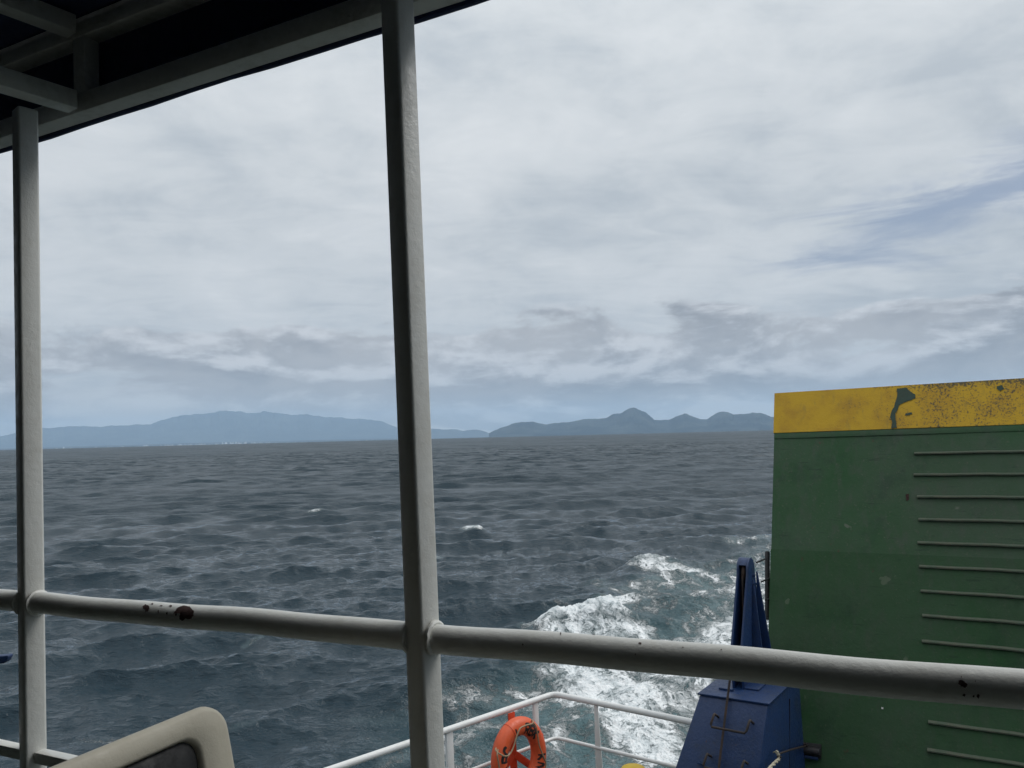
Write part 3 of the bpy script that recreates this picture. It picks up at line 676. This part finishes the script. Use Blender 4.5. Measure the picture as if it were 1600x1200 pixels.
sc_ = sp(-BW / 2, -BH + .02, .02)
so = [(p[0], p[1]) for p in rrect(-BW / 2, BW / 2, 0, .44, .06)]
MB().prism([sc_ + cdir * u + cside * v - Z * .03 for u, v in so], Z * .03).build('seat_shell', M_SHELL, seat, .008, 3)
si = [(p[0], p[1]) for p in rrect(-BW / 2 + .06, BW / 2 - .06, .06, .38, .05)]
MB().prism([sc_ + cdir * u + cside * v + Z * .0005 for u, v in si], Z * .018).build('seat_pad', M_VINYL, seat, .008, 3)
for su in (-1, 1):
    for v in (.06, .38):
        p = sc_ + cdir * su * .19 + cside * v; MB().tube([V(p[0], p[1], p[2] - .031), V(p[0], p[1], DECK - .003)], .014, 12).build('leg', M_BLACK, seat)

# ------------------------------------------------------------------ far land
def ridge(name, label_pts, dist, depth, seed, label=None):
    px = np.array([p[0] for p in label_pts], float); py = np.array([p[1] for p in label_pts], float)
    az = []; hh = []
    for x, y in zip(px, py):
        d = ray(x, y, WF); az.append(math.atan2(d[0], d[1])); hh.append(d[2] / math.hypot(d[0], d[1]) * dist + EYE)
    az = np.array(az); hh = np.array(hh); nA = 800; nD = 41
    A = np.linspace(az[0], az[-1], nA); Hh = np.interp(A, az, hh)
    rs_ = np.random.RandomState(seed)
    # small crags on the skyline
    for k in range(9):
        fq = 60 * 1.8 ** k; Hh = Hh * (1 + .035 / 1.35 ** k * np.sin(A * fq + rs_.rand() * 6.3) * np.sin(A * fq * .37 + rs_.rand() * 6.3))
    vs = []; T_ = np.linspace(-1, 1, nD)
    ph = rs_.rand(12) * 6.3
    for j, t_ in enumerate(T_):
        rr = dist + t_ * depth * .5
        prof_ = (1 - abs(t_)) ** .85
        rid = np.zeros(nA)
        for k in range(6):
            fq = 45 * 1.7 ** k; rid += np.abs(np.sin(A * fq + ph[k] + t_ * (3 + k) * math.sin(ph[k]) * 1.4)) / 1.5 ** k
        rid = rid / 2.6
        w = (1 - abs(t_)) * abs(t_) * 2.2
        h = (Hh + 60) * (prof_ * (1 - w * .55 * rid)) - 60
        vs.append(np.stack([np.sin(A) * rr, np.cos(A) * rr, np.where(np.abs(t_) > .99, -230, h)], 1))
    vs = np.concatenate(vs); fs = [(j * nA + i, j * nA + i + 1, (j + 1) * nA + i + 1, (j + 1) * nA + i) for j in range(nD - 1) for i in range(nA - 1)]
    me = bpy.data.meshes.new(name); me.from_pydata(vs.tolist(), [], fs); me.polygons.foreach_set('use_smooth', [True] * len(me.polygons)); me.materials.append(M_HILL)
    o = bpy.data.objects.new(name, me); C.objects.link(o); return tag(o, kind='structure')
near_pts = [(764, 677), (768, 674.5), (782, 668), (800, 662), (814, 660), (831.5, 659), (842, 662), (852.5, 663.7), (877, 660), (898, 657.7), (908.5, 655.6), (926, 655), (947, 653), (959, 646), (973, 644), (981, 638.5), (986, 635.6), (991, 635.2), (999, 639), (1010, 645.5), (1022, 656), (1031, 656.7), (1045, 656.4), (1055.5, 651.8), (1069.5, 646.5), (1080, 649.7), (1094, 655), (1104.5, 655.3), (1115, 648.3), (1124, 644.5), (1134, 643), (1146.5, 645.8), (1160.5, 646.5), (1176, 644.5), (1188.5, 645.5), (1206, 651), (1240, 655), (1290, 648), (1350, 652), (1450, 655), (1560, 663)]
ridge('island_hills', near_pts, 25000, 6000, 1)
ridge('distant_hills', [(640, 684), (655, 672), (674, 670), (691, 671), (712.5, 671), (723, 673.5), (732, 672), (744, 671), (754.5, 672.5), (763, 676), (790, 677), (830, 680)], 40000, 4000, 2)
ridge('mountain_range', [(-420, 712), (-300, 700), (-180, 692), (-60, 686), (0, 681), (66, 668), (120, 667), (181, 665), (235, 664), (256, 656), (272, 649.5), (297, 646), (330, 644), (371, 643.5), (429, 645), (458, 649), (483, 648), (516, 651), (549, 653.6), (578, 655), (594, 657.8), (606, 662), (619, 668), (640, 676), (665, 683), (690, 687)], 46000, 10000, 3)
# low coast and its town in front of the mountains
ridge('coast', [(-420, 713), (-200, 707), (0, 701.2), (60, 699.6), (140, 697.0), (200, 695.6), (290, 692.6), (330, 691.8), (371, 690.6), (430, 689.6), (500, 687.6), (560, 686.4), (620, 685.2), (660, 686), (690, 687.4)], 33000, 800, 5)
tw = MB(); rs_ = np.random.RandomState(11)
for k in range(90):
    x = rs_.choice([rs_.normal(365, 25), rs_.normal(300, 30), rs_.uniform(80, 600)]); d = ray(x, 690, WF); a_ = math.atan2(d[0], d[1]); dd = 32500 + rs_.rand() * 60
    w, h = rs_.uniform(16, 60), rs_.uniform(10, 30) * (1.5 if abs(x - 365) < 20 else 1)
    tw.box((math.sin(a_) * dd, math.cos(a_) * dd, h - 52), (V(1, 0, 0), V(0, 1, 0), Z), (w / 2, 8, h))
town = tw.build('coastal_town', M_TOWN, None, smooth=False); tag(town, 'pale specks of a far coastal town under the left mountains', 'town', kind='stuff')

# ------------------------------------------------------------------ sea
def build_sea():
    rs = np.random.RandomState(21)
    rows = list(np.arange(3.0, 12.5, .16)); r = 12.5
    while r < 24000:
        pxs = r * r / (EYE * 769.0)
        dr = max(.035, pxs * .50)
        if r < 400: dr = min(dr, .85)
        elif r < 900: dr = min(dr, .85 + (r - 400) * .022)
        else: dr = min(dr, r * .035)
        rows.append(r); r += dr
    rows.append(32000.0); rows = np.array(rows, np.float32)
    fine = np.radians(np.arange(-38, 38.01, .084)); co = np.radians(np.linspace(38, 322, 70)[1:-1])
    az = np.concatenate([fine, co]).astype(np.float32)
    nr, na = len(rows), len(az)
    Rr, Az = np.meshgrid(rows, az, indexing='ij')
    X = (Rr * np.sin(Az)).ravel(); Y = (Rr * np.cos(Az)).ravel()
    dr = np.gradient(rows); sp_ = np.maximum(dr[:, None], (rows[:, None] * R(.084))) * np.ones((1, na))
    sp_[:, len(fine):] = np.maximum(sp_[:, len(fine):], rows[:, None] * R(4))
    sp_ = sp_.ravel().astype(np.float32)
    zz = np.zeros_like(X); DX = np.zeros_like(X); DY = np.zeros_like(X); J = np.zeros_like(X)
    ms = np.zeros_like(X); ms0 = 0.0
    N_ = 130; main = R(281)                      # travel direction of the wind sea
    lam = np.exp(np.linspace(math.log(.26), math.log(9.5), N_)) * np.exp(rs.normal(0, .03, N_))
    for L in lam:
        k = 2 * math.pi / L; spread = R(16) + R(24) * min(1, 1.0 / L)
        th = main + rs.normal(0, 1) * spread
        sl = .0375 * (1.15 if 3 < L < 6.5 else (.6 if L >= 6.5 else (1.3 if L > .8 else 1.05))); qg = .9 if L > 1.5 else .75
        a = sl / k; ph = rs.rand() * 6.2832
        w = np.clip((L / sp_ - 1.8) / 1.6, 0, 1)
        ms += (w * sl) ** 2; ms0 += sl * sl
        ok = w > 0
        cx, sx = math.cos(th), math.sin(th)
        phs = k * (cx * X[ok] + sx * Y[ok]) + ph
        s_, c_ = np.sin(phs), np.cos(phs); aw = a * w[ok]
        zz[ok] += aw * c_; DX[ok] -= qg * cx * aw * s_; DY[ok] -= qg * sx * aw * s_
        if L > 1.2: J[ok] += aw * k * c_
    # ---- wake: crests thrown up by the stern and water churned white
    def seg_d(ax, ay, bx, by):
        vx, vy = bx - ax, by - ay; t_ = np.clip(((X - ax) * vx + (Y - ay) * vy) / (vx * vx + vy * vy), 0, 1)
        return np.hypot(X - ax - t_ * vx, Y - ay - t_ * vy)
    near = (Rr.ravel() < 120)
    foam = np.zeros_like(X); aer = np.zeros_like(X)
    def cap(p, q, rad, val, tgt):
        (ax, ay), (bx, by) = sea_at(*p), sea_at(*q)
        d = seg_d(ax, ay, bx, by); g = np.exp(-(d / rad) ** 2) * val
        np.maximum(tgt, g, out=tgt); return g
    def hump(p, q, rad, h):
        (ax, ay), (bx, by) = sea_at(*p), sea_at(*q); d = seg_d(ax, ay, bx, by); return h * np.exp(-(d / rad) ** 2)
    zz += hump((860, 980), (950, 970), .8, .55) + hump((1010, 892), (1060, 893), 1.1, .55) + hump((1030, 880), (1048, 876), .6, .35) + hump((930, 945), (1010, 900), 1.3, .35)
    zz += hump((880, 1060), (960, 1040), .8, .22) + hump((1060, 925), (1120, 930), 1.4, .30) - hump((930, 1005), (1080, 1000), 1.4, .25)
    for p, q, rad, v in [((862, 977), (950, 970), 1.2, 1.1), ((870, 990), (1010, 978), .8, .85), ((930, 960), (1010, 940), 1.1, .80), ((960, 975), (1060, 985), .8, .72), ((1020, 880), (1055, 878), .9, .95), ((1010, 893), (1090, 905), 1.3, .78),
                         ((1080, 905), (1150, 915), 1.2, .62), ((990, 930), (1060, 915), 1.6, .58), ((1000, 960), (1120, 930), 1.8, .50), ((1110, 985), (1160, 960), 1.5, .80), ((1060, 1000), (1150, 995), 1.2, .66),
                         ((880, 1052), (960, 1050), .8, .85), ((930, 1065), (1010, 1090), 1.2, .97), ((990, 1100), (1040, 1150), 1.1, .92), ((1030, 1150), (1075, 1200), .9, .88), ((960, 1040), (1100, 1075), 1.3, .72),
                         ((1040, 1090), (1120, 1120), 1.2, .70), ((860, 1065), (700, 1180), .9, .57), ((880, 1100), (860, 1200), 1.0, .60), ((950, 1130), (960, 1200), 1.0, .56), ((720, 1090), (830, 1080), .9, .56),
                         ((740, 1105), (790, 1110), .6, .70), ((700, 1150), (800, 1140), .9, .62), ((690, 1200), (780, 1190), .8, .56), ((600, 1195), (640, 1180), .5, .50), ((560, 1120), (640, 1110), .7, .40),
                         ((540, 1150), (600, 1140), .6, .36), ((120, 1150), (240, 1130), .4, .42), ((360, 1150), (400, 1140), .4, .42), ((380, 1000), (410, 994), .25, .50), ((700, 1010), (780, 1005), .8, .42),
                         ((930, 915), (960, 930), .9, .50), ((700, 960), (760, 950), .7, .36), ((920, 935), (880, 950), .8, .4), ((1150, 850), (1200, 845), 1.2, .58), ((1100, 1010), (1300, 900), 3.0, .72), ((1180, 930), (1500, 740), 6.0, .62), ((900, 1062), (1010, 1140), 1.3, .95), ((870, 1045), (930, 1050), .9, .9), ((1000, 1050), (1090, 1080), 1.0, .85), ((860, 972), (900, 966), .8, 1.05), ((1000, 1150), (1060, 1190), 1.0, .95)]:
        cap(p, q, rad, v, foam)
    for p, q, rad, v in [((900, 1100), (1000, 1200), 2.2, .9), ((950, 1050), (1100, 1100), 2.0, .8), ((1060, 920), (1140, 910), 1.8, .65), ((940, 980), (1060, 990), 1.2, .5), ((720, 1150), (850, 1180), 1.8, .45), ((1100, 1000), (1400, 820), 4, .6)]:
        cap(p, q, rad, v, aer)
    # scattered whitecaps on the steepest crests, and the few the photograph shows
    wc = np.clip((J - .80) / .25, 0, 1) * (Rr.ravel() > 20) * .62
    for p, q, rad, v, h in [((734, 833), (748, 833), .7, .9, .45), ((905, 786), (925, 785), 1.2, .7, .2), ((490, 803), (502, 801), 1.0, .65, .3), ((680, 873), (684, 872), .5, .6, .1), ((1150, 838), (1160, 837), .9, .6, .2), ((1000, 1030), (1001, 1030), .3, .2, 0)]:
        (ax, ay), (bx, by) = sea_at(*p), sea_at(*q); d = seg_d(ax, ay, bx, by); gg = np.exp(-(d / rad) ** 2); np.maximum(wc, gg * v, out=wc); zz += gg * h
    np.maximum(foam, wc, out=foam)
    zz += foam * .05 * np.where(near, rs.rand(len(X)), 0)
    churn = np.clip(foam * 1.2 + aer * .4, 0, 1); ok = churn > .02
    for L in np.exp(np.linspace(math.log(.22), math.log(1.9), 42)):
        k = 2 * math.pi / L; th = rs.rand() * 6.2832; ph = rs.rand() * 6.2832; w = np.clip((L / sp_[ok] - 1.6) / 1.4, 0, 1)
        zz[ok] += churn[ok] * w * .055 / k * np.cos(k * (math.cos(th) * X[ok] + math.sin(th) * Y[ok]) + ph)
    X2, Y2 = X + DX, Y + DY
    zz = zz - (X * X + Y * Y) / (2 * 7.43e6)          # the curve of the earth: the horizon lies 9 km off
    co_ = np.stack([X2, Y2, zz], 1).astype(np.float32)
    i = np.arange(nr - 1)[:, None]; j = np.arange(na)[None, :]; j2 = (j + 1) % na
    q = np.stack([i * na + j, i * na + j2, (i + 1) * na + j2, (i + 1) * na + j], -1).reshape(-1, 4)[:, ::-1].astype(np.int32)
    me = bpy.data.meshes.new('sea'); nv, nf = len(co_), len(q)
    me.vertices.add(nv); me.vertices.foreach_set('co', co_.ravel())
    me.loops.add(nf * 4); me.loops.foreach_set('vertex_index', q.ravel())
    me.polygons.add(nf); me.polygons.foreach_set('loop_start', np.arange(0, nf * 4, 4, dtype=np.int32)); me.polygons.foreach_set('loop_total', np.full(nf, 4, np.int32))
    me.update(calc_edges=True); me.polygons.foreach_set('use_smooth', np.ones(nf, bool))
    for nm, arr in (('foam', foam), ('aerated', aer), ('chop', np.sqrt(np.clip(1 - ms / ms0, 0, 1)))):
        at = me.attributes.new(nm, 'FLOAT', 'POINT'); at.data.foreach_set('value', arr.astype(np.float32))
    o = bpy.data.objects.new('sea', me); C.objects.link(o); return tag(o, kind='structure')
sea = build_sea()
M_SEA, t, b = mat('sea_water'); P = obj_co(t)
fo = t.add('ShaderNodeAttribute', attribute_name='foam').outputs['Fac']; ae = t.add('ShaderNodeAttribute', attribute_name='aerated').outputs['Fac']
Pw = t.mapping(P, rot=(0, 0, R(-11)), sc=(.5, 1, 1))
rip = t.math('ADD', t.math('MULTIPLY', t.noise(Pw, 1.0, 6, .66, .3), 1.0), t.math('MULTIPLY', t.noise(Pw, 5.5, 4, .64, .4), .30))
# lace of foam: ragged noise against the local foam density
wn = t.add('ShaderNodeTexNoise'); t.put(wn.inputs['Vector'], P); wn.inputs['Scale'].default_value = 1.3; wn.inputs['Detail'].default_value = 3
Pf = t.vmath('ADD', P, t.vmath('SCALE', t.vmath('SUBTRACT', wn.outputs['Color'], Vector((.5, .5, .5))), scale=1.1))
fa_ = t.noise(t.mapping(Pf, rot=(0, 0, R(-25)), sc=(1.2, .75, 1)), 1.5, 8, .66, .3)
fb_ = t.noise(t.mapping(Pf, rot=(0, 0, R(20)), sc=(.8, 1.2, 1)), 6.5, 6, .68, .6)
lace = t.math('SUBTRACT', 1, t.math('MULTIPLY', t.math('ABSOLUTE', t.math('SUBTRACT', fb_, .5)), 5.0))     # thin ridges
pat = t.math('ADD', t.math('ADD', t.math('MULTIPLY', fa_, .56), t.math('MULTIPLY', fb_, .28)), t.math('MULTIPLY', lace, .13))
thr = t.math('SUBTRACT', .775, t.math('MULTIPLY', fo, .46))
sft = t.math('MULTIPLY', t.smooth(fo, .4, 1.0), .075)
fm = t.smooth(t.math('SUBTRACT', pat, thr), t.math('SUBTRACT', -.02, sft), t.math('ADD', .075, t.math('MULTIPLY', sft, 1.3)))
fm = t.math('MULTIPLY', fm, t.smooth(fo, .08, .3))
deep = t.mix(ae, c4(.0085, .027, .040), c4(.052, .115, .125))
milky = t.mix(t.math('MULTIPLY', t.smooth(fo, .30, .95, 0, .95), t.smooth(pat, .25, .58)), deep, c4(.30, .40, .41))
white = t.mix(t.smooth(t.math('ADD', t.math('MULTIPLY', fb_, .6), t.math('MULTIPLY', fa_, .4)), .38, .60), c4(.62, .69, .71), c4(.88, .89, .89))
t.put(b.inputs['Base Color'], t.mix(fm, milky, white))
ch = t.add('ShaderNodeAttribute', attribute_name='chop').outputs['Fac']
t.put(b.inputs['Roughness'], t.math('ADD', t.math('ADD', .045, t.math('MULTIPLY', t.smooth(ch, .35, 1.0), .40)), t.math('MULTIPLY', fm, .5)))
b.inputs['IOR'].default_value = 1.333
t.put(b.inputs['Specular IOR Level'], t.math('SUBTRACT', .5, t.math('MULTIPLY', fm, .35)))
nb = t.bump(t.math('ADD', rip, t.math('MULTIPLY', fm, .45)), .26, .9)
# slope of the chop too fine for the mesh
cn_ = t.add('ShaderNodeTexNoise'); t.put(cn_.inputs['Vector'], t.mapping(P, rot=(0, 0, R(-8)), sc=(.45, 1, 1))); cn_.inputs['Scale'].default_value = .05; cn_.inputs['Detail'].default_value = 9; cn_.inputs['Roughness'].default_value = .86
sl = t.vmath('MULTIPLY', t.vmath('SUBTRACT', cn_.outputs['Color'], Vector((.5, .5, .5))), Vector((1.0, 1.9, 0)))
sl = t.vmath('SCALE', sl, scale=t.math('ADD', .05, t.math('MULTIPLY', ch, 2.3)))
t.put(b.inputs['Normal'], t.vmath('NORMALIZE', t.vmath('ADD', nb, sl)))
sea.data.materials.append(M_SEA)

# ------------------------------------------------------------------ haze
hz = MB(); hz.box((0, 0, 840), (V(1, 0, 0), V(0, 1, 0), Z), (56000, 56000, 1090))
M_HAZE = bpy.data.materials.new('haze_air'); M_HAZE.use_nodes = True; t = NT(M_HAZE.node_tree); t.n.clear()
pv = t.add('ShaderNodeVolumePrincipled'); pv.inputs['Color'].default_value = c4(.57, .775, 1.0); pv.inputs['Density'].default_value = 3.2e-5
mo = t.add('ShaderNodeOutputMaterial'); t.l.new(pv.outputs[0], mo.inputs['Volume'])
haze = hz.build('haze', M_HAZE, None, smooth=False); tag(haze, kind='stuff')
